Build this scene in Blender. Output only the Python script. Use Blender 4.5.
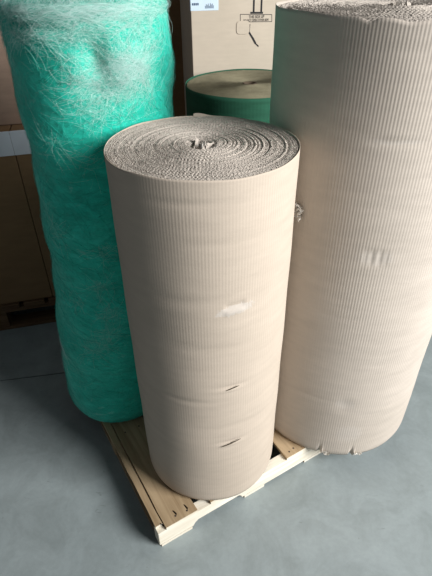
import bpy, bmesh, math, random
import numpy as np
from mathutils import Vector, Matrix

for o in list(bpy.data.objects):
    bpy.data.objects.remove(o, do_unlink=True)
S = bpy.context.scene
COL = S.collection
random.seed(4)
RNG = np.random.default_rng(7)

# ------------------------------------------------------------------ camera
CAM_H, FOC, PITCH, ROLL = 1.69, 474.13, 0.6194, -0.0155
c_, s_ = math.cos(PITCH), math.sin(PITCH)
FWD = Vector((0, c_, -s_)); R0 = Vector((1, 0, 0)); U0 = Vector((0, s_, c_))
RGT = math.cos(ROLL) * R0 + math.sin(ROLL) * U0
UPV = -math.sin(ROLL) * R0 + math.cos(ROLL) * U0
EYE = Vector((0, 0, CAM_H))
cam_data = bpy.data.cameras.new('camera')
cam = bpy.data.objects.new('camera', cam_data)
COL.objects.link(cam)
cam_data.sensor_fit = 'VERTICAL'
cam_data.sensor_height = 36.0
cam_data.lens = FOC / 576 * 36.0
cam_data.clip_start = 0.02
cam.matrix_world = Matrix(((RGT.x, UPV.x, -FWD.x, EYE.x), (RGT.y, UPV.y, -FWD.y, EYE.y),
                           (RGT.z, UPV.z, -FWD.z, EYE.z), (0, 0, 0, 1)))
S.camera = cam

# ------------------------------------------------------------------ world, lights, exposure
w = bpy.data.worlds.new('warehouse_ambient')
S.world = w
w.use_nodes = True
bg = w.node_tree.nodes['Background']
bg.inputs[0].default_value = (0.86, 0.93, 1.0, 1)
bg.inputs[1].default_value = 0.105

def area(name, loc, target, sx, sy, power, col):
    d = bpy.data.lights.new(name, 'AREA')
    d.shape = 'RECTANGLE'; d.size = sx; d.size_y = sy; d.energy = power; d.color = col
    o = bpy.data.objects.new(name, d); COL.objects.link(o)
    o.location = loc
    o.rotation_euler = (Vector(target) - Vector(loc)).to_track_quat('-Z', 'Y').to_euler()
    return o
# daylight through the wide loading door on the right, behind the photographer
area('loading_door_daylight', (4.3, -1.1, 3.25), (0.0, 1.4, 0.7), 2.3, 2.8, 610, (1.0, 0.99, 0.975))

S.view_settings.view_transform = 'Standard'
S.view_settings.look = 'None'
S.view_settings.gamma = 1.0
S.view_settings.use_curve_mapping = False
S.view_settings.exposure = 0.0

# ------------------------------------------------------------------ pixel helpers (direction only)
def ray(px, py):
    return (FWD + RGT * ((px - 216) / FOC) - UPV * ((py - 288) / FOC))
def on_floor(px, py, z=0.0):
    d = ray(px, py); return EYE + d * ((z - CAM_H) / d.z)
def on_plane(px, py, p0, n):
    d = ray(px, py); return EYE + d * ((p0 - EYE).dot(n) / d.dot(n))
def on_cyl(px, py, cx, cy, R):
    d = ray(px, py)
    a = d.x**2 + d.y**2; b = -(d.x * cx + d.y * cy); c = cx * cx + cy * cy - R * R
    t = (-b - math.sqrt(max(b * b - a * c, 0))) / a
    p = EYE + d * t
    return math.atan2(p.y - cy, p.x - cx), p.z

# ------------------------------------------------------------------ object helpers
def tag(o, label=None, cat=None, group=None, kind=None):
    if label: o['label'] = label
    if cat: o['category'] = cat
    if group: o['group'] = group
    if kind: o['kind'] = kind
    return o
def empty(name, loc, rz=0.0):
    o = bpy.data.objects.new(name, None); COL.objects.link(o)
    o.location = loc; o.rotation_euler = (0, 0, rz); o.empty_display_size = 0.1
    return o
def link(name, me, mat, parent=None, smooth=False):
    o = bpy.data.objects.new(name, me); COL.objects.link(o)
    if mat:
        for m in (mat if isinstance(mat, (list, tuple)) else [mat]): me.materials.append(m)
    if smooth: me.shade_smooth()
    if parent: o.parent = parent
    return o
def np_mesh(name, verts, quads):
    me = bpy.data.meshes.new(name)
    verts = np.ascontiguousarray(verts, dtype=np.float32); quads = np.ascontiguousarray(quads, dtype=np.int32)
    me.vertices.add(len(verts)); me.vertices.foreach_set('co', verts.ravel())
    nf, k = quads.shape
    me.loops.add(nf * k); me.loops.foreach_set('vertex_index', quads.ravel())
    me.polygons.add(nf)
    me.polygons.foreach_set('loop_start', np.arange(nf, dtype=np.int32) * k)
    me.polygons.foreach_set('loop_total', np.full(nf, k, dtype=np.int32))
    me.update(calc_edges=True)
    me.validate()
    return me
def grid_quads(n, m, wrap=False, base=0):
    """n rows, m columns; wrap closes the columns."""
    mm = m if wrap else m - 1
    i, j = np.meshgrid(np.arange(n - 1), np.arange(mm), indexing='ij')
    j2 = (j + 1) % m
    return (base + np.stack([i * m + j, i * m + j2, (i + 1) * m + j2, (i + 1) * m + j], -1)).reshape(-1, 4)
def bm_obj(name, bm, mat, parent=None, smooth=False):
    me = bpy.data.meshes.new(name); bm.to_mesh(me); bm.free()
    return link(name, me, mat, parent, smooth)
def box_mesh(x0, x1, y0, y1, z0, z1, bev=0.0, seg=1, jitter=0.0):
    bm = bmesh.new()
    bmesh.ops.create_cube(bm, size=1.0)
    for v in bm.verts:
        v.co = Vector(((x0 + x1) / 2 + v.co.x * (x1 - x0), (y0 + y1) / 2 + v.co.y * (y1 - y0), (z0 + z1) / 2 + v.co.z * (z1 - z0)))
        if jitter: v.co += Vector([random.uniform(-jitter, jitter) for _ in range(3)])
    if bev: bmesh.ops.bevel(bm, geom=bm.edges[:], offset=bev, segments=seg, affect='EDGES', profile=0.6)
    return bm
def prism(poly, y0, y1, bev=0.0):
    """polygon in (x,z) pushed along y."""
    bm = bmesh.new()
    f = bm.faces.new([bm.verts.new((x, y0, z)) for x, z in poly])
    r = bmesh.ops.extrude_face_region(bm, geom=[f])
    for v in r['geom']:
        if isinstance(v, bmesh.types.BMVert): v.co.y = y1
    bmesh.ops.recalc_face_normals(bm, faces=bm.faces[:])
    if bev: bmesh.ops.bevel(bm, geom=bm.edges[:], offset=bev, segments=1, affect='EDGES')
    return bm
def text_obj(name, body, size, mat, parent, loc, rot, wide=1.0):
    cu = bpy.data.curves.new(name, 'FONT'); cu.body = body; cu.size = size; cu.align_x = 'CENTER'; cu.align_y = 'CENTER'
    cu.extrude = 0.0003; cu.offset = size * 0.012
    t = bpy.data.objects.new(name, cu); COL.objects.link(t)
    dg = bpy.context.evaluated_depsgraph_get(); dg.update()
    me = bpy.data.meshes.new_from_object(t.evaluated_get(dg))
    bpy.data.objects.remove(t, do_unlink=True)
    o = link(name, me, mat, parent)
    o.location = loc; o.rotation_euler = rot; o.scale = (wide, 1, 1)
    return o

# ------------------------------------------------------------------ materials
class NT:
    def __init__(s, name, rough=0.8, spec=0.3):
        s.m = bpy.data.materials.new(name); s.m.use_nodes = True
        s.t = s.m.node_tree; s.b = s.t.nodes['Principled BSDF']
        s.b.inputs['Roughness'].default_value = rough
        s.b.inputs['Specular IOR Level'].default_value = spec
        s.co = s.t.nodes.new('ShaderNodeTexCoord').outputs['Object']
    def n(s, typ, **kw):
        nd = s.t.nodes.new(typ)
        for k, v in kw.items(): setattr(nd, k, v)
        return nd
    def l(s, a, b): s.t.links.new(a, b)
    def mapped(s, scale, rot=(0, 0, 0)):
        mp = s.n('ShaderNodeMapping'); mp.inputs['Scale'].default_value = scale; mp.inputs['Rotation'].default_value = rot
        s.l(s.co, mp.inputs[0]); return mp.outputs[0]
    def noise(s, scale, detail=4, rough=0.55, vec=None, dist=0.0):
        nd = s.n('ShaderNodeTexNoise'); nd.inputs['Scale'].default_value = scale; nd.inputs['Detail'].default_value = detail
        nd.inputs['Roughness'].default_value = rough; nd.inputs['Distortion'].default_value = dist
        s.l(vec if vec is not None else s.co, nd.inputs['Vector']); return nd.outputs['Fac']
    def ramp(s, fac, stops):
        r = s.n('ShaderNodeValToRGB'); e = r.color_ramp.elements
        while len(e) < len(stops): e.new(0.5)
        for i, (p, c) in enumerate(stops): e[i].position = p; e[i].color = (*c, 1)
        s.l(fac, r.inputs[0]); return r.outputs[0]
    def mix(s, a, b, fac, typ='MIX'):
        m = s.n('ShaderNodeMix', data_type='RGBA', blend_type=typ)
        for k, v in ((0, fac), (6, a), (7, b)):
            if isinstance(v, (float, int)): m.inputs[k].default_value = v
            elif isinstance(v, tuple): m.inputs[k].default_value = (*v, 1)
            else: s.l(v, m.inputs[k])
        return m.outputs[2]
    def color(s, c): 
        if isinstance(c, tuple): s.b.inputs['Base Color'].default_value = (*c, 1)
        else: s.l(c, s.b.inputs['Base Color'])
    def bump(s, h, strength=0.2, dist=0.01):
        b = s.n('ShaderNodeBump'); b.inputs['Strength'].default_value = strength; b.inputs['Distance'].default_value = dist
        s.l(h, b.inputs['Height']); s.l(b.outputs[0], s.b.inputs['Normal'])

def mat_plain(name, c, rough=0.8, var=0.12, scale=8):
    k = NT(name, rough)
    d = tuple(x * (1 - var) for x in c); e = tuple(min(1, x * (1 + var)) for x in c)
    k.color(k.ramp(k.noise(scale), [(0.3, d), (0.7, e)])); return k.m
def mat_card(name, c, var=0.08, grime=0.2, rough=0.85, horiz=True):
    k = NT(name, rough, 0.25)
    lo = tuple(x * (1 - var) for x in c); hi = tuple(min(1, x * (1 + var)) for x in c)
    fine = k.noise(9, 6, 0.6, k.mapped((1, 1, 5) if horiz else (1, 1, 1)))
    base = k.ramp(fine, [(0.3, lo), (0.7, hi)])
    spots = k.ramp(k.noise(2.3, 5, 0.6), [(0.45, (1, 1, 1)), (0.8, (1 - grime, 1 - grime, 1 - grime * 1.1))])
    k.color(k.mix(base, spots, 1.0, 'MULTIPLY'))
    k.bump(k.noise(120, 4, 0.6, k.mapped((1, 1, 2.5))), 0.12, 0.002)
    return k.m
def mat_wood(name, c, dark, rough=0.8, axis=1):
    k = NT(name, rough, 0.25)
    sc = [22, 22, 22]; sc[axis] = 1.3
    g = k.noise(2.2, 6, 0.6, k.mapped(tuple(sc)), 0.6)
    g2 = k.noise(3.0, 4, 0.6)
    base = k.ramp(g, [(0.3, dark), (0.62, c)])
    k.color(k.mix(base, k.ramp(g2, [(0.35, (0.78, 0.76, 0.72)), (0.65, (1, 1, 1))]), 0.8, 'MULTIPLY'))
    k.bump(g, 0.25, 0.003); return k.m

M_card = mat_card('pale_kraft_corrugated', (0.50, 0.425, 0.35), 0.05, 0.10)
M_edge = mat_card('kraft_cut_edges', (0.46, 0.41, 0.36), 0.12, 0.15)
M_card2 = mat_card('kraft_corrugated', (0.52, 0.46, 0.40), 0.06, 0.14)
M_edge2 = mat_card('kraft_cut_edges_tall', (0.49, 0.44, 0.39), 0.14, 0.2)
M_torn = mat_plain('torn_paper_pale', (0.80, 0.76, 0.70), 0.9)
M_fold = mat_card('scuffed_kraft', (0.535, 0.48, 0.425), 0.05, 0.05)
M_inner_shade = mat_plain('painted_inner_shade', (0.10, 0.075, 0.05), 0.95)  # shade inside the slits and the core tube, put into the colour
M_tape = NT('clear_tape_scuff', 0.22, 0.6); M_tape.color((0.72, 0.70, 0.72)); M_tape = M_tape.m
M_dgreen = mat_card('dark_green_sheet', (0.022, 0.105, 0.062), 0.15, 0.2)
M_dgtop = mat_card('green_cut_edges', (0.22, 0.20, 0.13), 0.25, 0.3)
M_carton = mat_card('cream_carton', (0.57, 0.495, 0.40), 0.04, 0.12)
M_carton_b = mat_card('brown_carton', (0.22, 0.135, 0.07), 0.08, 0.2)
M_carton_p = mat_card('pinkish_carton', (0.27, 0.19, 0.145), 0.10, 0.2)
M_white = mat_plain('white_film_band', (0.62, 0.66, 0.72), 0.4, 0.06)
M_label = mat_plain('label_paper', (0.66, 0.80, 0.92), 0.5, 0.04)
M_ink = mat_plain('black_ink', (0.02, 0.02, 0.022), 0.7)
M_inkb = mat_plain('label_ink', (0.08, 0.12, 0.2), 0.7)
M_wood_pale = mat_wood('fresh_pale_wood', (0.86, 0.82, 0.72), (0.70, 0.63, 0.50), axis=0)
M_wood = mat_wood('tan_deck_wood', (0.46, 0.345, 0.215), (0.30, 0.21, 0.12), axis=1)
M_wood_d = mat_wood('old_brown_pallet_wood', (0.18, 0.11, 0.06), (0.08, 0.045, 0.025), axis=0)
M_nail = mat_plain('rusty_nail', (0.06, 0.045, 0.035), 0.6)
M_wall = mat_plain('warehouse_wall', (0.20, 0.18, 0.16), 0.9, 0.1, 2)

def mat_floor():
    k = NT('polished_concrete', 0.5, 0.35)
    big = k.noise(1.1, 6, 0.6, None, 0.5); mid = k.noise(6, 8, 0.65, None, 0.8); fine = k.noise(55, 5, 0.7)
    a = k.ramp(big, [(0.32, (0.25, 0.292, 0.298)), (0.68, (0.325, 0.372, 0.378))])
    b = k.ramp(mid, [(0.32, (0.80, 0.80, 0.79)), (0.6, (1, 1, 1)), (0.8, (1.0, 1.0, 1.0))])
    c = k.ramp(fine, [(0.3, (0.88, 0.88, 0.88)), (0.7, (1, 1, 1))])
    col = k.mix(k.mix(a, b, 1.0, 'MULTIPLY'), c, 0.8, 'MULTIPLY')
    # small dark scuffs with a shape of their own
    sc = k.ramp(k.noise(14, 3, 0.5, k.mapped((1, 2.4, 1), (0, 0, 0.6)), 1.2), [(0.70, (1, 1, 1)), (0.76, (0.72, 0.72, 0.72))])
    k.color(k.mix(col, sc, 0.8, 'MULTIPLY'))
    r = k.n('ShaderNodeMapRange'); r.inputs[3].default_value = 0.42; r.inputs[4].default_value = 0.66
    k.l(mid, r.inputs[0]); k.l(r.outputs[0], k.b.inputs['Roughness'])
    k.bump(fine, 0.08, 0.003); return k.m
M_floor = mat_floor()
M_joint = mat_plain('dark_joint_filler', (0.05, 0.05, 0.05), 0.9)

def mat_fiber():
    k = NT('teal_fibreglass_mat', 0.7, 0.35)
    sw = k.noise(6, 8, 0.68, k.mapped((1.2, 1.2, 2.2)), 1.6)
    st = k.noise(30, 6, 0.7, k.mapped((1, 1, 3.5), (0.3, 0.2, 0.1)), 1.0)
    base = k.ramp(sw, [(0.30, (0.003, 0.46, 0.34)), (0.55, (0.006, 0.64, 0.48)), (0.78, (0.05, 0.78, 0.62))])
    k.color(k.mix(base, k.ramp(st, [(0.35, (0.78, 0.82, 0.82)), (0.7, (1, 1, 1))]), 0.9, 'MULTIPLY'))
    # pale fibre wisps, thick near the top end, thin streaks elsewhere
    sep = k.n('ShaderNodeSeparateXYZ'); k.l(k.co, sep.inputs[0])
    mr = k.n('ShaderNodeMapRange'); mr.inputs[1].default_value = 1.0; mr.inputs[2].default_value = 1.5; mr.inputs[3].default_value = 0.0; mr.inputs[4].default_value = 0.06
    k.l(sep.outputs[2], mr.inputs[0])
    wn = k.noise(5.5, 9, 0.74, k.mapped((1.0, 1.0, 2.0), (0.2, 0.1, 0.4)), 2.2)
    ad = k.n('ShaderNodeMath', operation='ADD'); k.l(wn, ad.inputs[0]); k.l(mr.outputs[0], ad.inputs[1])
    wf = k.ramp(ad.outputs[0], [(0.60, (0, 0, 0)), (0.86, (0.75, 0.75, 0.75))])
    cur = k.b.inputs['Base Color'].links[0].from_socket
    k.color(k.mix(cur, (0.62, 0.92, 0.86), wf))
    k.b.inputs['Sheen Weight'].default_value = 0.35
    k.b.inputs['Subsurface Weight'].default_value = 0.35; k.b.inputs['Subsurface Radius'].default_value = (0.3, 1.0, 0.9); k.b.inputs['Subsurface Scale'].default_value = 0.03
    k.b.inputs['Sheen Tint'].default_value = (0.7, 1.0, 0.93, 1)
    k.bump(st, 0.35, 0.008); return k.m
M_fiber = mat_fiber()
def mat_strand(name, c):
    k = NT(name, 0.45, 0.5); k.color(c); return k.m
M_strand_w = mat_strand('white_strands', (0.70, 0.94, 0.89))
M_strand_t = mat_strand('teal_strands', (0.02, 0.52, 0.42))

# ------------------------------------------------------------------ setting: floor slabs with a joint, back wall
floor = bm_obj('floor', box_mesh(-5, 6, -3.5, 6, -0.12, -0.012), M_joint)
tag(floor, 'blue grey polished concrete floor with a saw-cut joint', None, None, 'structure')
ja, jb = on_floor(22, 378), on_floor(70, 372)
jd = (jb - ja).normalized(); jm = jb.y / jb.x
def joint_y(x): return ja.y + (x - ja.x) * jd.y / jd.x
for sgn in (-1, 1):
    bm = bmesh.new()
    g = 0.0035 * sgn
    far = 6 if sgn > 0 else -3.5
    pts = [(-5, joint_y(-5) + g), (6, joint_y(6) + g), (6, far), (-5, far)]
    fc = bm.faces.new([bm.verts.new((x, y, -0.06)) for x, y in pts])
    r = bmesh.ops.extrude_face_region(bm, geom=[fc])
    for v in r['geom']:
        if isinstance(v, bmesh.types.BMVert): v.co.z = 0.0
    bmesh.ops.recalc_face_normals(bm, faces=bm.faces[:])
    bm_obj('floor_slab', bm, M_floor, floor)
wall = bm_obj('wall_back', box_mesh(-5, 6, 5.2, 5.35, 0, 4.2), M_wall)
tag(wall, 'dim warehouse wall far behind the cartons', None, None, 'structure')

# ------------------------------------------------------------------ wound corrugated rolls
def spiral_mesh(R, t, core, pitch, per, depth, wob, hfun, seed, gap_end=0.0, inner_wob=1.0, jit=0.0009):
    """a liner strip and its fluted strip, wound together; top edges at z = hfun."""
    rg = np.random.default_rng(seed)
    # variable winding: radius as function of turn angle
    N = (R - core) / t
    th_tab = np.linspace(0, 2 * np.pi * N, int(N * 48) + 2)
    gaps = np.interp(th_tab, np.linspace(0, th_tab[-1], int(N)), 1 + 0.18 * np.sin(np.arange(int(N)) * 1.9) + rg.uniform(-.22, .22, int(N)))
    r_tab = np.cumsum(gaps); r_tab = core + (R - gap_end - core) * (r_tab - r_tab[0]) / (r_tab[-1] - r_tab[0])
    ph = rg.uniform(0, 6.28, 8)
    turn = rg.normal(0, jit, int(N) + 3)
    def rad(th):
        r = np.interp(th, th_tab, r_tab)
        u = (r - core) / (R - core)
        fade = np.clip((1 - u) * 4, 0, 1)
        wv = wob * fade * (np.sin(2 * th + ph[0] + 5 * u) + 0.6 * np.sin(3 * th + ph[1] - 9 * u) + 0.35 * np.sin(5 * th + ph[2] + 14 * u))
        wv += wob * 1.6 * inner_wob * np.exp(-u * 7) * np.sin(2 * th + ph[3])
        return r + wv
    ds = np.gradient(th_tab) * r_tab
    s_tab = np.concatenate([[0], np.cumsum((r_tab[1:] + r_tab[:-1]) / 2 * np.diff(th_tab))])
    L = s_tab[-1]
    V = []; Q = []; base = 0
    def strip(s, off, half, dz):
        nonlocal base
        th = np.interp(s, s_tab, th_tab); r = rad(th) + off
        z = hfun(r / R, th) + dz + np.interp(th / (2 * np.pi), np.arange(len(turn)), turn) * np.clip((R - r) / (4 * t), 0, 1)
        n = len(s)
        dn = depth
        cols = []
        for rr, zz in ((r - half, z - dn), (r - half, z), (r + half, z), (r + half, z - dn)):
            cols.append(np.stack([rr * np.cos(th), rr * np.sin(th), zz], 1))
        v = np.stack(cols, 1).reshape(-1, 3)
        V.append(v); Q.append(grid_quads(n, 4, False, base)); base += len(v)
    s = np.arange(0.0, L, 0.007)
    strip(s, 0.0, 0.00038, 0.0)
    step = pitch / per
    s = np.arange(0.0, L - 2 * pitch, step)
    off = t * (0.5 + 0.40 * np.cos(2 * np.pi * s / pitch))
    dz = rg.normal(0, 0.0007, len(s))
    strip(s, off, 0.00030, dz)
    # dark inner bed that closes the winding from below
    k = 64
    a = np.linspace(0, 2 * np.pi, k, endpoint=False)
    bed = [np.stack([rr * np.cos(a), rr * np.sin(a), hfun(np.full(k, rr / R), a) - depth], 1) for rr in (core * 0.9, R * 0.5, R * 0.995)]
    well = bed[0].copy(); well[:, 2] -= 0.12; tip = well.copy(); tip[:, :2] *= 0.05
    V.append(np.concatenate([tip, well] + bed)); Q.append(grid_quads(5, k, True, base)); base += 5 * k
    return np.concatenate(V), np.concatenate(Q)

def wall_mesh(R, H, flutes, per, rows, amp, rfun, topfun, botfun=None):
    m = flutes * per
    th = np.linspace(0, 2 * np.pi, m, endpoint=False)
    zz = np.linspace(0, 1, rows)
    T, Z = np.meshgrid(th, zz)
    top = topfun(T); bot = botfun(T) if botfun else 0.0
    z = bot + (H + top - bot) * Z
    dr, flat = rfun(T, z)
    r = R + dr + amp * flat * np.cos(flutes * T)
    v = np.stack([r * np.cos(T), r * np.sin(T), z], -1)
    # rim: small inward lip with thickness, then down inside
    rim = v[-1].copy(); sc = (r[-1] - 0.0011)[:, None] / r[-1][:, None]
    rim[:, :2] *= sc; low = rim.copy(); low[:, 2] -= 0.03
    foot = v[0].copy(); foot[:, :2] *= 0.985; 
    allv = np.concatenate([foot[None], v, rim[None], low[None]], 0)
    return np_mesh('outer_sheet', allv.reshape(-1, 3), grid_quads(rows + 3, m, True))

def scuff(o, spots, zoff, R, mat, seed):
    """rubbed pale areas on the sheet itself: faces inside ragged outlines take a second material."""
    me = o.data; me.materials.append(mat)
    n = len(me.polygons); c = np.zeros(n * 3, dtype=np.float32); me.polygons.foreach_get('center', c); c = c.reshape(-1, 3)
    T = np.arctan2(c[:, 1], c[:, 0]); rg = np.random.default_rng(seed)
    idx = np.zeros(n, dtype=np.int32); jit = rg.uniform(-.45, .45, n)
    for (t, z, hw, hh, tilt) in spots:
        x = ang(T, t) * R; y = c[:, 2] + zoff - z - tilt * x
        d = np.abs(x / hw) ** 2.5 + np.abs(y / hh) ** 2.5 + jit
        idx[d < 0.8] = 1
    me.polygons.foreach_set('material_index', idx); me.update()

def ang(T, t0):
    return (T - t0 + np.pi) % (2 * np.pi) - np.pi
def bump2(T, z, t0, z0, wt, wz):
    return np.exp(-(ang(T, t0) / wt) ** 2 - ((z - z0) / wz) ** 2)

def patch(name, t0, z0, hw, hh, R, off, mat, parent, tilt=0.0, seed=0, lens=True, curl=0.0, n=14, m=5):
    """small strip that follows the roll's wall (local coords of the roll)."""
    rg = np.random.default_rng(seed)
    verts = []
    for side in (0, 1):
        for i in range(n):
            a = i / (n - 1) * 2 - 1
            half = hh * ((1 - abs(a) ** 2.2) if lens else 1.0) * (1 + rg.uniform(-.35, .35)) + 0.0004
            for j in range(m):
                b = j / (m - 1) * 2 - 1
                x = a * hw + rg.uniform(-.04, .04) * hw; z = z0 + b * half + tilt * a * hw
                r = R + off + curl * max(0, b) ** 2 - (0.0012 if side else 0)
                t = t0 + x / R
                verts.append((r * math.cos(t), r * math.sin(t), z))
    q = np.concatenate([grid_quads(n, m), grid_quads(n, m, False, n * m)[:, ::-1]])
    me = np_mesh(name, np.array(verts), q)
    return link(name, me, mat, parent, True)

def scrap(name, loc, size, mat, parent, seed):
    """crumpled little paper flake."""
    rg = random.Random(seed)
    bm = bmesh.new()
    n = 5; g = []
    for i in range(n):
        for j in range(n):
            g.append(bm.verts.new((loc[0] + (i / (n - 1) - .5) * size[0] + rg.uniform(-.3, .3) * size[0] / n,
                                   loc[1] + rg.uniform(-1, 1) * size[1],
                                   loc[2] + (j / (n - 1) - .5) * size[2] + rg.uniform(-.3, .3) * size[2] / n)))
    for i in range(n - 1):
        for j in range(n - 1):
            if rg.random() < .85: bm.faces.new((g[i * n + j], g[i * n + j + 1], g[(i + 1) * n + j + 1], g[(i + 1) * n + j]))
    bmesh.ops.solidify(bm, geom=bm.faces[:], thickness=0.0008)
    return bm_obj(name, bm, mat, parent)

def crumple(name, r0, H, mat, parent, seed, turns=2.3, tall=0.012):
    """the torn inner end of the sheet, folded into the core."""
    rg = np.random.default_rng(seed)
    n = 90
    th = np.linspace(0, turns * 2 * np.pi, n)
    r = r0 * (0.25 + 0.85 * th / th[-1]) * (1 + 0.35 * np.sin(th * 2.4 + 1) + rg.normal(0, .07, n))
    h = H + tall * (0.3 * np.sin(th * 1.7) + rg.uniform(-.5, .5, n)) - 0.004
    V = []
    for rr, zz in ((r - .0008, h - .05), (r - .0005, h), (r + .0007, h), (r + .0010, h - .05)):
        V.append(np.stack([rr * np.cos(th), rr * np.sin(th), zz], 1))
    me = np_mesh(name, np.stack(V, 1).reshape(-1, 3), grid_quads(n, 4))
    return link(name, me, mat, parent)

# ---- pallet frame of reference
PZ = 0.10
PA = on_floor(158.5, 532.5, PZ); PB = on_floor(303, 449.3, PZ)
PU = Vector((PB.x - PA.x, PB.y - PA.y, 0)).normalized()
PANG = math.atan2(PU.y, PU.x)

# ---- front roll, on the pallet
C1 = (-0.030, 1.163); R1 = 0.2392; Z1 = 1.302; H1 = Z1 - PZ
roll1 = empty('corrugated_cardboard_roll', (C1[0], C1[1], PZ))
tag(roll1, 'shorter pale corrugated cardboard roll standing upright at the front of the pallet', 'cardboard roll')
p_fold = on_cyl(235, 309, *C1, R1); p_s1 = on_cyl(232.5, 388, *C1, R1); p_s2 = on_cyl(231, 443, *C1, R1)
p_w = [on_cyl(x, y, *C1, R1) for x, y in ((190, 205), (250, 240), (215, 350), (180, 400), (250, 420), (170, 300))]
def rf1(T, z):
    zz = z + PZ
    d = 0.0016 * np.sin(2 * T + 1.1 + z * 1.5) + 0.0010 * np.sin(5 * T - z * 4) + 0.0006 * np.sin(23 * z + 3 * T)
    for k, (t, h) in enumerate(p_w):
        d = d - 0.0018 * bump2(T, zz, t, h, 0.5, 0.010 + 0.004 * (k % 3))
    # horizontal crease with a pressed lip
    slope = zz - 0.10 * ang(T, p_fold[0]) * R1
    e = np.exp(-(ang(T, p_fold[0]) / 0.11) ** 6)
    d = d + e * (0.0030 * np.exp(-((slope - p_fold[1] + 0.008) / 0.007) ** 2) - 0.004 * np.exp(-((slope - p_fold[1] - 0.010) / 0.008) ** 2))
    for (t, h) in (p_s1, p_s2):
        d = d + 0.0025 * bump2(T, zz, t, h - 0.008, 0.16, 0.006) - 0.003 * bump2(T, zz, t, h + 0.006, 0.16, 0.006)
    # bottom edge pressed in
    d = d - 0.007 * np.exp(-(z / 0.012) ** 2)
    flat = 1 - 0.85 * e * np.exp(-((zz - p_fold[1]) / 0.028) ** 2)
    flat = flat * (0.65 + 0.35 * np.sin(3 * T + 9 * z) ** 2)
    return d, flat
tf1 = lambda T: 0.0012 * np.sin(3 * T + 1) + 0.0006 * np.sin(11 * T) + 0.008 * np.exp(-(ang(T, 1.63) / 0.12) ** 2) * (ang(T, 1.63) < 0.06)
link('outer_sheet', wall_mesh(R1, H1, 188, 5, 220, 0.00012, rf1, tf1), M_card, roll1, True)
scuff(roll1.children[0], [(p_fold[0], p_fold[1] - 0.004, 0.054, 0.015, 0.10)], PZ, R1, M_fold, 1)
rings = np.cumsum(RNG.normal(0, 1, 60)); rings = (rings - rings.mean()) / (np.abs(rings).max() + 1e-6)
def hf1(u, th):
    g = np.interp(u, np.linspace(0, 1, 60), rings)
    return H1 - 0.0022 + 0.0035 * g * np.clip((1 - u) * 8, 0, 1) + 0.0013 * np.sin(th * 2 + 7 * u) * (1 - u) - 0.004 * np.exp(-((u - 0.1) / 0.08) ** 2)
v, q = spiral_mesh(R1 - 0.0045, 0.0047, 0.030, 0.0082, 6, 0.020, 0.0008, hf1, 3)
link('wound_layers', np_mesh('wound_layers', v, q), M_edge, roll1)
crumple('core_end', 0.028, H1, M_edge, roll1, 5, 2.3, 0.016)
crumple('core_end', 0.017, H1 - 0.003, M_torn, roll1, 8, 1.2, 0.014)
tag(patch('slit', p_s1[0], p_s1[1] - PZ, 0.020, 0.0009, R1, 0.0022, M_inner_shade, roll1, 0.22, 1), 'short slit torn through the outer layer, its inner shade painted dark')  # dark strips laid on the wall stand for shade inside the slits
tag(patch('slit', p_s2[0], p_s2[1] - PZ, 0.033, 0.0014, R1, 0.0022, M_inner_shade, roll1, 0.25, 2), 'longer slit torn through the outer layer, its inner shade painted dark')

# ---- tall roll on the right, overhanging the pallet
C2 = (0.4855, 1.4185); R2 = 0.3148; H2 = 1.4705
roll2 = empty('corrugated_cardboard_roll', (C2[0], C2[1], PZ))
tag(roll2, 'tallest and widest corrugated cardboard roll, at the right, overhanging the pallet', 'cardboard roll')
q_crush = on_cyl(376, 259, *C2, R2); q_line = on_cyl(400, 143, *C2, R2); q_scuff = on_cyl(345, 405, *C2, R2); q_flake = on_cyl(301, 210, *C2, R2)
q_scuff2 = on_cyl(350, 436, *C2, R2)
q_crush, q_line, q_scuff, q_flake, q_scuff2 = [(t_, z_ - PZ) for t_, z_ in (q_crush, q_line, q_scuff, q_flake, q_scuff2)]
q_n = [on_cyl(x, y, *C2, R2)[0] for x, y in ((370, 22), (412, 22))]
q_b = [on_cyl(x, y, *C2, R2)[0] for x, y in ((322, 448), (354, 450))]
def rf2(T, z):
    d = 0.0022 * np.sin(2 * T + 0.4 + z) + 0.0013 * np.sin(4 * T - z * 3) + 0.0007 * np.sin(17 * z + 2 * T)
    t, h = q_crush
    e = np.exp(-(ang(T, t) / 0.10) ** 6) * np.exp(-((z - h) / 0.024) ** 6)
    d = d - 0.0022 * e + 0.0007 * e * np.cos((ang(T, t) * R2) * 2 * np.pi / 0.022)
    t, h = q_line
    d = d - 0.004 * np.exp(-(ang(T, t) / 0.22) ** 4) * np.exp(-((z - h) / 0.006) ** 2)
    for k in range(14):
        tk = -2.9 + 0.19 * k; hk = 0.12 + (k * 0.37) % 1.3
        d = d - 0.0016 * bump2(T, z, tk, hk, 0.28, 0.008)
    t, h = q_scuff
    d = d - 0.003 * bump2(T, z, t, h, 0.09, 0.03)
    for tb in q_b:
        d = d + 0.006 * np.exp(-((ang(T, tb)) / 0.012) ** 2) * np.exp(-(z / 0.03) ** 2) - 0.010 * np.exp(-((ang(T, tb - 0.03)) / 0.02) ** 2) * np.exp(-(z / 0.035) ** 2)
    d = d - 0.006 * np.exp(-(z / 0.012) ** 2)
    flat = (1 - 0.8 * e) * (0.75 + 0.25 * np.sin(3 * T + 5 * z) ** 2)
    return d, flat
def tf2(T):
    o = 0.002 * np.sin(2 * T + 1) + 0.001 * np.sin(9 * T)
    for k, tn in enumerate(q_n):
        o = o - (0.007, 0.006, 0.003)[k] * np.exp(-(ang(T, tn) / (0.05, 0.09, 0.05)[k]) ** 2)
    return o
link('outer_sheet', wall_mesh(R2, H2, 240, 5, 160, 0.0003, rf2, tf2), M_card2, roll2, True)
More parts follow.
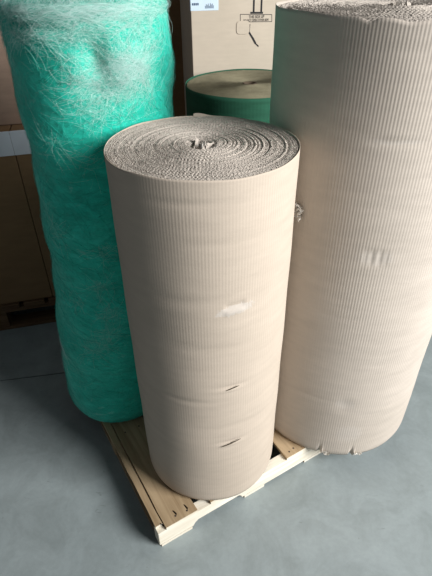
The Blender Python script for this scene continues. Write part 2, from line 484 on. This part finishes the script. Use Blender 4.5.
scuff(roll2.children[0], [(q_scuff[0], q_scuff[1], 0.035, 0.022, 0), (q_scuff2[0] - .02, q_scuff2[1] + .01, 0.05, 0.045, 0), (q_crush[0], q_crush[1], 0.055, 0.022, 0.02), (q_line[0], q_line[1], 0.06, 0.006, 0)], 0, R2, M_fold, 2)
rings2 = np.cumsum(RNG.normal(0, 1, 40)); rings2 = (rings2 - rings2.mean()) / (np.abs(rings2).max() + 1e-6)
def hf2(u, th):
    g = np.interp(u, np.linspace(0, 1, 40), rings2)
    return H2 - 0.006 + 0.004 * g * np.clip((1 - u) * 6, 0, 1) + 0.004 * np.clip((0.88 - u) / 0.04, 0, 1) - 0.004 * np.exp(-((u - 0.93) / 0.02) ** 2)
v, q = spiral_mesh(R2 - 0.005, 0.0056, 0.03, 0.0095, 4, 0.018, 0.0012, hf2, 6)
link('wound_layers', np_mesh('wound_layers', v, q), M_edge2, roll2)
crumple('core_end', 0.026, H2 + 0.004, M_edge2, roll2, 11, 2.0, 0.012)
for k in range(4):
    t = q_flake[0] + (k % 2) * 0.02 - 0.01; z = q_flake[1] + 0.012 - 0.010 * k
    r = R2 + 0.012
    f = scrap('torn_flake', (0, 0, 0), (0.020, 0.009, 0.018), M_torn, roll2, 40 + k)
    f.location = (r * math.cos(t), r * math.sin(t), z); f.rotation_euler = (0.2 * k, 0.3, t + math.pi / 2)
for k, tb in enumerate(q_b):
    f = scrap('torn_flake', (0, 0, 0), (0.030, 0.004, 0.018), M_torn, roll2, 50 + k)
    r = R2 + 0.004
    f.location = (r * math.cos(tb + 0.05), r * math.sin(tb + 0.05), 0.014); f.rotation_euler = (0, 0.2, tb + math.pi / 2)

# ---- dark green roll at the back
C3 = (0.184, 2.527); R3 = 0.322; H3 = 1.15
roll3 = empty('green_paper_roll', (C3[0], C3[1], 0))
tag(roll3, 'dark green sheet roll with brownish end, in the shade before the cream carton', 'paper roll')
def rf3(T, z): return 0.0015 * np.sin(3 * T + z * 2), np.ones_like(T)
link('outer_sheet', wall_mesh(R3, H3, 120, 3, 60, 0.0003, rf3, lambda T: 0.001 * np.sin(5 * T)), M_dgreen, roll3, True)
rings3 = RNG.normal(0, 1, 46); rings3 /= np.abs(rings3).max()
hf3 = lambda u, th: H3 - 0.004 + 0.0012 * np.interp(u, np.linspace(0, 1, 46), rings3) - 0.004 * np.clip(u - .9, 0, 1)
v, q = spiral_mesh(R3 - 0.008, 0.0060, 0.036, 0.012, 3, 0.012, 0.0006, hf3, 9, jit=0.0004)
link('wound_layers', np_mesh('wound_layers', v, q), M_dgtop, roll3)
k = 40
a = np.linspace(0, 2 * np.pi, k, endpoint=False)
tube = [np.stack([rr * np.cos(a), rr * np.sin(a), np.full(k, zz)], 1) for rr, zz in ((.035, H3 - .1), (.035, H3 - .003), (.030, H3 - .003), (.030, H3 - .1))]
link('core_tube', np_mesh('core_tube', np.concatenate(tube), grid_quads(4, k, True)), M_inner_shade, roll3)  # tube coloured dark to stand for the shade in the hole

# ------------------------------------------------------------------ teal fibreglass roll (leans a little, soft)
GB = (-0.470, 1.494)
Zk = [0.10, 0.16, 0.25, 0.35, 0.5, 0.83, 1.1, 1.31, 1.5, 1.62]
DX = [0.044, 0.046, 0.052, 0.060, 0.080, 0.108, 0.111, 0.113, 0.116, 0.116]
DY = [0.0, 0.002, 0.005, 0.008, 0.015, 0.03, 0.036, 0.04, 0.042, 0.042]
GR = 0.234; GTOP = 1.59
groll = empty('fibreglass_filter_roll', (GB[0], GB[1], PZ))
tag(groll, 'teal green fluffy fibreglass roll with white wisps standing on the pallet back', 'fibreglass roll')
gcx = lambda z: np.interp(z, Zk, DX); gcy = lambda z: np.interp(z, Zk, DY)
FACE = math.atan2(-1.5, 0.36)                      # azimuth of the side that faces the photographer
def g_rad(T, z):
    r = GR + 0.004 * np.sin(2 * T + 3 * z) + 0.003 * np.sin(3 * T - 5 * z + 1)
    # layered bulges of the soft mat
    r = r + 0.004 * np.sin(14 * z + 1.5 * np.sin(T * 2)) + 0.003 * np.sin(31 * z + 2 * np.sin(3 * T + 1))
    # a dimple and creases below the top
    r = r - 0.030 * bump2(T, z, FACE + 0.02, 1.47, 0.14, 0.045) - 0.012 * bump2(T, z, FACE - 0.05, 1.40, 0.25, 0.02)
    r = r + 0.014 * bump2(T, z, FACE + 0.38, 1.43, 0.28, 0.06) + 0.008 * bump2(T, z, FACE - 0.55, 1.50, 0.35, 0.04)
    r = r - 0.005 * np.exp(-((z - 1.545 - 0.010 * np.sin(2 * T + 1)) / 0.009) ** 2) * (0.5 + 0.5 * np.sin(3 * T + 2))
    r = r - 0.008 * bump2(T, z, FACE - 0.9, 0.36, 0.7, 0.05)
    # rounded foot
    u = np.clip((z - PZ) / 0.10, 0, 1)
    r = r - 0.028 * (1 - np.sqrt(1 - (1 - u) ** 2 + 1e-9))
    u = np.clip((GTOP - z) / 0.03, 0, 1)
    r = r - 0.028 * (1 - np.sqrt(1 - (1 - u) ** 2 + 1e-9))
    return r
nT, nZ = 220, 260
Tg = np.linspace(0, 2 * np.pi, nT, endpoint=False)
zl = np.concatenate([PZ + 0.11 * (1 - np.cos(np.linspace(0, np.pi / 2, 20))), np.linspace(PZ + 0.115, GTOP - 0.032, nZ - 40), GTOP - 0.03 * (1 - np.sin(np.linspace(0, np.pi / 2, 20)))])
TT, ZZ = np.meshgrid(Tg, zl)
rr = g_rad(TT, ZZ) + RNG.normal(0, 0.0007, TT.shape)
body = np.stack([gcx(ZZ) + rr * np.cos(TT), gcy(ZZ) + rr * np.sin(TT), ZZ - PZ], -1)
link('rolled_mat', np_mesh('rolled_mat', body.reshape(-1, 3), grid_quads(nZ, nT, True)), M_fiber, groll, True)
# top end: the wound edge of the soft mat, a coarse spiral of puffy layers
nR = 70
uu = np.linspace(1, 0.02, nR)
T2, U2 = np.meshgrid(Tg, uu)
r_top = rr[-1][None] * U2
lay = U2 * 11 + T2 / (2 * np.pi)
zt = GTOP + 0.010 * np.abs(np.sin(np.pi * lay)) * np.clip((1 - U2) * 14, 0, 1) - 0.02 * np.exp(-(U2 / 0.08) ** 2) + RNG.normal(0, .0008, T2.shape)
top = np.stack([gcx(GTOP) + r_top * np.cos(T2), gcy(GTOP) + r_top * np.sin(T2), zt - PZ], -1)
link('wound_end', np_mesh('wound_end', top.reshape(-1, 3), grid_quads(nR, nT, True)), M_fiber, groll, True)

def fibres(name, spec, mat, seed, width, mult=1.0):
    """loose strands that lie on the mat; spec rows: azimuth, height, spread az, spread z, count, length, lift, level."""
    rg = np.random.default_rng(seed)
    V = []; Q = []; base = 0; n = 8
    for (t0, z0, st, sz, cnt, ln, lift, lev) in spec:
        cnt = int(cnt * mult)
        t = t0 + rg.normal(0, st, cnt); z = z0 + rg.normal(0, sz, cnt)
        a = rg.normal(0, lev, cnt) + (rg.random(cnt) < 0.5) * np.pi
        bend = rg.normal(0, 8, cnt); L = ln * rg.uniform(0.4, 1.4, cnt); lf = lift * rg.random(cnt) ** 2
        pts = np.zeros((cnt, n, 3))
        for i in range(n):
            zc = np.clip(z, PZ + 0.02, GTOP - 0.0005)
            over = np.clip(z - GTOP, 0, 0.2)
            r = g_rad(t, zc) + 0.0008 + lf * np.sin(np.pi * (i + 0.5) / n) - over * 0.9
            zz = np.where(z > GTOP, GTOP + 0.009 + lf * 0.4, zc)
            pts[:, i] = np.stack([gcx(zc) + r * np.cos(t), gcy(zc) + r * np.sin(t), zz - PZ], 1)
            stp = L / (n - 1)
            t = t + stp * np.cos(a) / GR; z = z + stp * np.sin(a); a = a + bend * stp
        d = np.gradient(pts, axis=1); d /= np.linalg.norm(d, axis=2, keepdims=True) + 1e-9
        ref = np.zeros_like(d); ref[..., 2] = 1.0
        nx = np.cross(d, ref); nx /= np.linalg.norm(nx, axis=2, keepdims=True) + 1e-6
        ny = np.cross(nx, d)
        ww = width * rg.uniform(0.5, 1.3, (cnt, 1, 1))
        ring = [pts + ww * (math.cos(b) * nx + math.sin(b) * ny) for b in (0, 2.09, 4.19)]
        V.append(np.stack(ring, 2).reshape(-1, 3))
        one = grid_quads(n, 3, True)
        Q.append((one[None] + (base + np.arange(cnt) * n * 3)[:, None, None]).reshape(-1, 4)); base += cnt * n * 3
    return link(name, np_mesh(name, np.concatenate(V), np.concatenate(Q)), mat, groll)
def gpt(px, py):
    cx, cy = GB[0] + 0.125, GB[1] + 0.04
    return on_cyl(px, py, cx, cy, GR)
spec_w = []
def wisp(px, py, st, sz, cnt, ln=0.09, lift=0.010, lev=0.5):
    t, z = gpt(px, py); spec_w.append((t, z, st, sz, cnt, ln, lift, lev))
for x in range(8, 176, 14): wisp(x, 8, 0.16, 0.012, 90, 0.11, 0.016, 0.25)
for x in (20, 40, 60): wisp(x, 33, 0.12, 0.012, 60, 0.09, 0.014, 0.4)
for x, y, c in ((75, 30, 90), (100, 25, 90), (130, 28, 90), (150, 35, 90), (72, 62, 40), (90, 80, 90), (110, 70, 160), (125, 62, 190), (138, 70, 200), (145, 60, 160), (130, 82, 150), (150, 85, 110), (110, 92, 120), (85, 95, 50), (85, 112, 40), (110, 112, 60)):
    wisp(x, y, 0.09, 0.018, c, 0.07, 0.012, 0.9)
for x, y, c in ((60, 150, 30), (95, 160, 30), (60, 230, 30), (110, 250, 40), (120, 310, 60), (62, 345, 60), (115, 340, 50), (70, 355, 40), (100, 345, 30), (85, 300, 25), (110, 285, 40), (125, 330, 50)):
    wisp(x, y, 0.10, 0.02, c, 0.06, 0.006, 1.0)
tops = [(t, GTOP + 0.03, 0.3, 0.03, 60, 0.12, 0.014, 0.3) for t in np.linspace(0, 6.28, 14)]
back = [(t, z, 0.4, 0.1, 25, 0.09, 0.008, 0.6) for t in np.linspace(0.2, 3.0, 5) for z in (0.4, 0.8, 1.2, 1.45)]
tag(fibres('white_wisps', spec_w + tops + back, M_strand_w, 3, 0.00016, 1.15), 'loose white glass strands over the teal mat', None, None, 'stuff')
teal = [(t, z, 0.25, 0.06, 60, 0.08, 0.006, 0.8) for t in np.linspace(0, 6.28, 15) for z in np.linspace(0.2, 1.55, 12)]
tag(fibres('teal_wisps', teal, M_strand_t, 5, 0.0003, 0.5), 'loose teal strands', None, None, 'stuff')

# ------------------------------------------------------------------ small pallet under the front and teal rolls
pal = empty('wooden_pallet', (PA.x, PA.y, 0), PANG)
tag(pal, 'pale wooden pallet with notched front beam under the two cardboard rolls', 'pallet')
PV = 0.88; PL = 1.08
zb, zs = 0.014, 0.086                     # under board / top of the beams
def beam_poly(u0, u1, notches):
    pts = [(u0, zs), (u0, zb)]
    for a, b in notches:
        pts += [(a, zb), (a + 0.006, zb + 0.013), (a + 0.020, zb + 0.024), (b - 0.014, zb + 0.024), (b - 0.004, zb + 0.014), (b, zb)]
    return pts + [(u1, zb), (u1, zs)]
for v0, v1, u1 in ((0.0, 0.038, PL), (0.42, 0.458, PL), (PV - 0.038, PV, PL)):
    b = bm_obj('stringer', prism(beam_poly(0.0 if v0 else -0.002, u1, [(0.132, 0.338), (0.742, 0.948)]), v0, v1, 0.0015), M_wood_pale if v0 == 0 else M_wood, pal)
    if v0 == 0: tag(b, 'fresh pale notched beam along the front')
def split_board(u0, u1, v0, v1, z0, z1, seed, name='deck_board'):
    """a board with wavy sawn edges and a chipped end; its cut ends are fresh pale wood."""
    rg = random.Random(seed)
    bm = bmesh.new(); n = 14
    A = []; B = []
    for i in range(n):
        v = v0 + (v1 - v0) * i / (n - 1)
        A.append((u0 + rg.uniform(-.0012, .0012), v)); B.append((u1 + rg.uniform(-.0012, .0012), v))
    loop = A + B[::-1]
    f = bm.faces.new([bm.verts.new((x, y, z0)) for x, y in loop])
    r = bmesh.ops.extrude_face_region(bm, geom=[f])
    for w_ in r['geom']:
        if isinstance(w_, bmesh.types.BMVert): w_.co.z = z1
    bmesh.ops.recalc_face_normals(bm, faces=bm.faces[:])
    for fc in bm.faces:
        if abs(fc.normal.y) > 0.9: fc.material_index = 1
    return bm_obj(name, bm, [M_wood, M_wood_pale], pal)
split_board(0.000, 0.0235, 0.022, PV - 0.003, zs, PZ - 0.001, 1)
split_board(0.0285, 0.150, 0.0005, PV, zs, PZ - 0.0008, 2)
split_board(0.205, 0.325, 0.0005, PV, zs, PZ - 0.0008, 3)
split_board(0.332, 0.418, 0.001, PV, zs, PZ - 0.0008, 4)
for k_, (a_, b_) in enumerate(((0.543, 0.640), (0.690, 0.790), (0.835, 0.925), (0.960, PL))):
    split_board(a_, b_, 0.0005, PV, zs, PZ - 0.0008, 5 + k_)
split_board(0.004, 0.125, 0.0, PV, 0.0, zb, 6, 'bottom_board')
split_board(0.350, 0.440, 0.0, PV, 0.0, zb, 17, 'bottom_board')
split_board(0.640, 0.735, 0.0, PV, 0.0, zb, 18, 'bottom_board')
split_board(0.956, PL - 0.002, 0.0, PV, 0.0, zb, 19, 'bottom_board')
for (u, v) in ((0.075, 0.022), (0.118, 0.018), (0.060, 0.44), (0.12, 0.44), (0.57, 0.02), (0.593, 0.024)):
    bm = bmesh.new(); bmesh.ops.create_cone(bm, cap_ends=True, segments=8, radius1=0.0042, radius2=0.0036, depth=0.004)
    nl = bm_obj('nail', bm, M_nail, pal); nl.location = (u, v, PZ - 0.0022)
# splintered dents beside the nails and at the corner
for (u, v, l_, a) in ((0.078, 0.034, 0.012, 0.3), (0.121, 0.032, 0.013, 0.2), (0.022, 0.018, 0.010, 0.5)):
    bm = bmesh.new()
    vs = [bm.verts.new(c) for c in ((-l_ * .25, -l_, 0.0006), (l_ * .25, -l_ * .6, 0.0006), (l_ * .2, l_ * .7, 0.0006), (-l_ * .1, l_, 0.0006))]
    bm.faces.new(vs); bmesh.ops.solidify(bm, geom=bm.faces[:], thickness=0.0008)
    sp = bm_obj('splintered_dent', bm, M_nail, pal); sp.location = (u, v, PZ - 0.0012); sp.rotation_euler = (0, 0, a)

# ------------------------------------------------------------------ cream carton at the back
BP = on_plane(190.5, 0, Vector((0, 2.93, 0)), Vector((0, 1, 0)))
BANG = math.radians(8)
BX = Vector((math.cos(BANG), math.sin(BANG), 0)); BN = Vector((math.sin(BANG), -math.cos(BANG), 0))
carton = empty('cream_carton', (BP.x, BP.y, 0), BANG)
tag(carton, 'tall cream carton with THIS SIDE UP print and white label behind the dark green roll', 'carton')
BW, BD, BH = 1.05, 0.68, 1.74
bm_obj('body', box_mesh(0, BW, 0, BD, 0, BH - 0.004, 0.004, 2), M_carton, carton)
bm_obj('flap', box_mesh(0.002, BW - 0.002, 0.002, BD / 2 - 0.002, BH - 0.004, BH, 0.001), M_carton, carton)
bm_obj('flap', box_mesh(0.002, BW - 0.002, BD / 2 + 0.002, BD - 0.002, BH - 0.004, BH, 0.001), M_carton, carton)
bm_obj('packing_tape', box_mesh(0.0, BW, BD / 2 - 0.03, BD / 2 + 0.03, BH, BH + 0.0008), M_tape, carton)
def bl(px, py):
    p = on_plane(px, py, Vector((BP.x, BP.y, 0)), BN); d = p - Vector((BP.x, BP.y, 0)); return d.dot(BX), p.z
lx0, lz0 = bl(190.5, 11); lx1, lz1 = bl(218.5, 10)
lab = bm_obj('shipping_label', box_mesh(-0.0015, lx1, -0.0012, 0.0, lz0, lz0 + 0.13), M_label, carton)
bm_obj('label_wrap', box_mesh(-0.0015, 0.0, -0.0012, 0.045, lz0, lz0 + 0.13), M_label, lab)
# dark label print: one bold word bar and a block of code marks
x0, z0 = bl(192, 5.5); x1, z1 = bl(199, 3.5)
for i in range(4):
    bm_obj('label_print', box_mesh(x0 + i * (x1 - x0) / 4, x0 + (i + .78) * (x1 - x0) / 4, -0.0018, -0.0012, z0, z0 + 0.011), M_inkb, lab)
x0, z0 = bl(205, 8.5); x1, z1 = bl(214, 4)
for i in range(9):
    hgt = (0.012, 0.02, 0.016, 0.022, 0.012, 0.024, 0.018, 0.022, 0.014)[i]
    bm_obj('label_print', box_mesh(x0 + i * (x1 - x0) / 9, x0 + (i + .55) * (x1 - x0) / 9, -0.0018, -0.0012, z0, z0 + hgt), M_inkb, lab)
def ink_bar(name, p, q, wd, par=carton):
    a = bl(*p); b = bl(*q)
    dx, dz = b[0] - a[0], b[1] - a[1]; L = math.hypot(dx, dz); nx, nz = -dz / L * wd / 2, dx / L * wd / 2
    bm = prism([(a[0] + nx, a[1] + nz), (a[0] - nx, a[1] - nz), (b[0] - nx, b[1] - nz), (b[0] + nx, b[1] + nz)], -0.0008, 0.0)
    return bm_obj(name, bm, M_ink, par)
# two upward arrows on a base line
t1 = 0.14
for xx in (253.6, 261.2):
    a = bl(xx, 12.4)
    bm_obj('printed_arrow', prism([(a[0] - .005, a[1]), (a[0] + .005, a[1]), (a[0] + .005, a[1] + t1), (a[0] + .022, a[1] + t1), (a[0], a[1] + t1 + .045), (a[0] - .022, a[1] + t1), (a[0] - .005, a[1] + t1)], -0.0008, 0.0), M_ink, carton)
ink_bar('printed_base_line', (250.3, 12.8), (263, 12.8), 0.009)
for p, q in (((240.3, 14.3), (271.8, 14.5)), ((240.3, 22.0), (271.8, 21.6)), ((240.3, 14.3), (240.3, 22.0)), ((271.8, 14.5), (271.8, 21.6))):
    ink_bar('printed_frame', p, q, 0.0028)
a = bl(256.5, 16.9); b = bl(256, 20.2)
text_obj('printed_words', 'THIS SIDE UP', 0.020, M_ink, carton, (a[0], -0.0006, a[1]), (math.pi / 2, 0, 0), 0.75)
text_obj('printed_words', 'DO NOT OPEN OTHER SIDE', 0.0155, M_ink, carton, (b[0], -0.0006, b[1]), (math.pi / 2, 0, 0), 0.72)
# half-punched hand hole and the rip below it
h0 = bl(236.3, 21); h1 = bl(249.3, 34)
cxh, czh = (h0[0] + h1[0]) / 2, (h0[1] + h1[1]) / 2; hw_, hh_ = abs(h1[0] - h0[0]) / 2, abs(h0[1] - h1[1]) / 2
pts = []
for i in range(24):
    an = 2 * math.pi * i / 24
    ex = abs(math.cos(an)) ** 0.5 * math.copysign(1, math.cos(an)); ez = abs(math.sin(an)) ** 0.5 * math.copysign(1, math.sin(an))
    pts.append((cxh + hw_ * ex, czh + hh_ * ez))
bm = prism(pts, -0.004, 0.0, 0.0012)
tag(bm_obj('hand_hole_flap', bm, M_carton, carton), 'half-punched hand hole flap')
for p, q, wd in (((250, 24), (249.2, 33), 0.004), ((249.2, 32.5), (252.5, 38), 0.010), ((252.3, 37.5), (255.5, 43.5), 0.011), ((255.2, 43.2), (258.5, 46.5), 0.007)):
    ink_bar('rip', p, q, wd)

# ------------------------------------------------------------------ brown cartons on a dark pallet, far left
L0 = on_floor(0, 331); L1 = on_floor(55, 322)
LU = Vector((L1.x - L0.x, L1.y - L0.y, 0)).normalized(); LANG = math.atan2(LU.y, LU.x)
LN = Vector((LU.y, -LU.x, 0))
def llu(px, py, back=0.0):
    p = on_plane(px, py, L0 - LN * back, LN); return (p - L0).dot(LU), p.z
pal2 = empty('wooden_pallet', (L0.x, L0.y, 0), LANG)
tag(pal2, 'dark old wooden pallet under the brown cartons at the left edge', 'pallet')
e0, e1, dep = -0.62, 0.55, 1.0
zc = 0.165
for v0 in (0.0, 0.45, 0.90):
    for u0 in (e0, -0.09, e1 - 0.15):
        bm_obj('block', box_mesh(u0, u0 + 0.15, v0 + 0.002, v0 + 0.098, 0.02, 0.115, 0.002), M_wood_d, pal2)
    bm_obj('bottom_board', box_mesh(e0, e1, v0, v0 + 0.10, 0.0, 0.02, 0.001), M_wood_d, pal2)
    bm_obj('cross_board', box_mesh(e0, e1, v0, v0 + 0.10, 0.115, 0.138, 0.001), M_wood_d, pal2)
nb = 9
for i in range(nb):
    u0 = e0 + i * (e1 - e0) / nb
    bm_obj('deck_board', box_mesh(u0, u0 + (e1 - e0) / nb - 0.022, -0.004, dep, 0.138, zc - 0.002, 0.0015), M_wood_d, pal2)
_, ztop = llu(20, 131)
usplit, _ = llu(19, 170)
def brown_carton(u0, u1, v0, v1, z0, z1, mat, label):
    c = empty('brown_carton', (L0 + LU * u0 - LN * v0 + Vector((0, 0, z0))), LANG)
    tag(c, label, 'carton', 'brown cartons on the dark pallet')
    W_, D_, H_ = u1 - u0, v1 - v0, z1 - z0
    bm_obj('body', box_mesh(0, W_, 0, D_, 0, H_ - 0.004, 0.005, 2), mat, c)
    bm_obj('flap', box_mesh(0.002, W_ - .002, 0.002, D_ / 2 - .002, H_ - 0.004, H_, 0.001), mat, c)
    bm_obj('flap', box_mesh(0.002, W_ - .002, D_ / 2 + .002, D_ - .002, H_ - 0.004, H_, 0.001), mat, c)
    return c
ca = brown_carton(e0 + 0.01, usplit - 0.001, 0.01, 0.62, zc, ztop, M_carton_b, 'dark brown lower carton with white band, at the very left edge')
cb = brown_carton(usplit + 0.001, e1 - 0.01, 0.01, 0.62, zc, ztop, M_carton_b, 'dark brown lower carton partly hidden behind the teal roll')
_, zband = llu(20, 155.5)
for c, W_ in ((ca, usplit - 0.004 - e0 - 0.01), (cb, e1 - 0.01 - usplit - 0.004)):
    tag(bm_obj('white_band', box_mesh(-0.002, W_ + 0.002, -0.003, 0.0, zband - zc, ztop - zc + 0.001, 0.001), M_white, c), 'greyish white band along the top edge')
brown_carton(e0 + 0.03, e1 - 0.10, 0.10, 0.60, ztop + 0.002, ztop + 0.42, M_carton_p, 'pinkish brown upper carton stacked on the lower cartons at the left')
bc = empty('brown_carton', (-0.86, 3.80, 0), 0.05)
tag(bc, 'tall dark brown carton glimpsed in the gap beside the cream carton', 'carton')
bm_obj('body', box_mesh(0, 0.85, 0, 0.6, 0, 1.9, 0.005, 2), M_carton_b, bc)
bm_obj('flap', box_mesh(0.002, 0.848, 0.002, 0.298, 1.9, 1.904), M_carton_b, bc)
bm_obj('flap', box_mesh(0.002, 0.848, 0.302, 0.598, 1.9, 1.904), M_carton_b, bc)
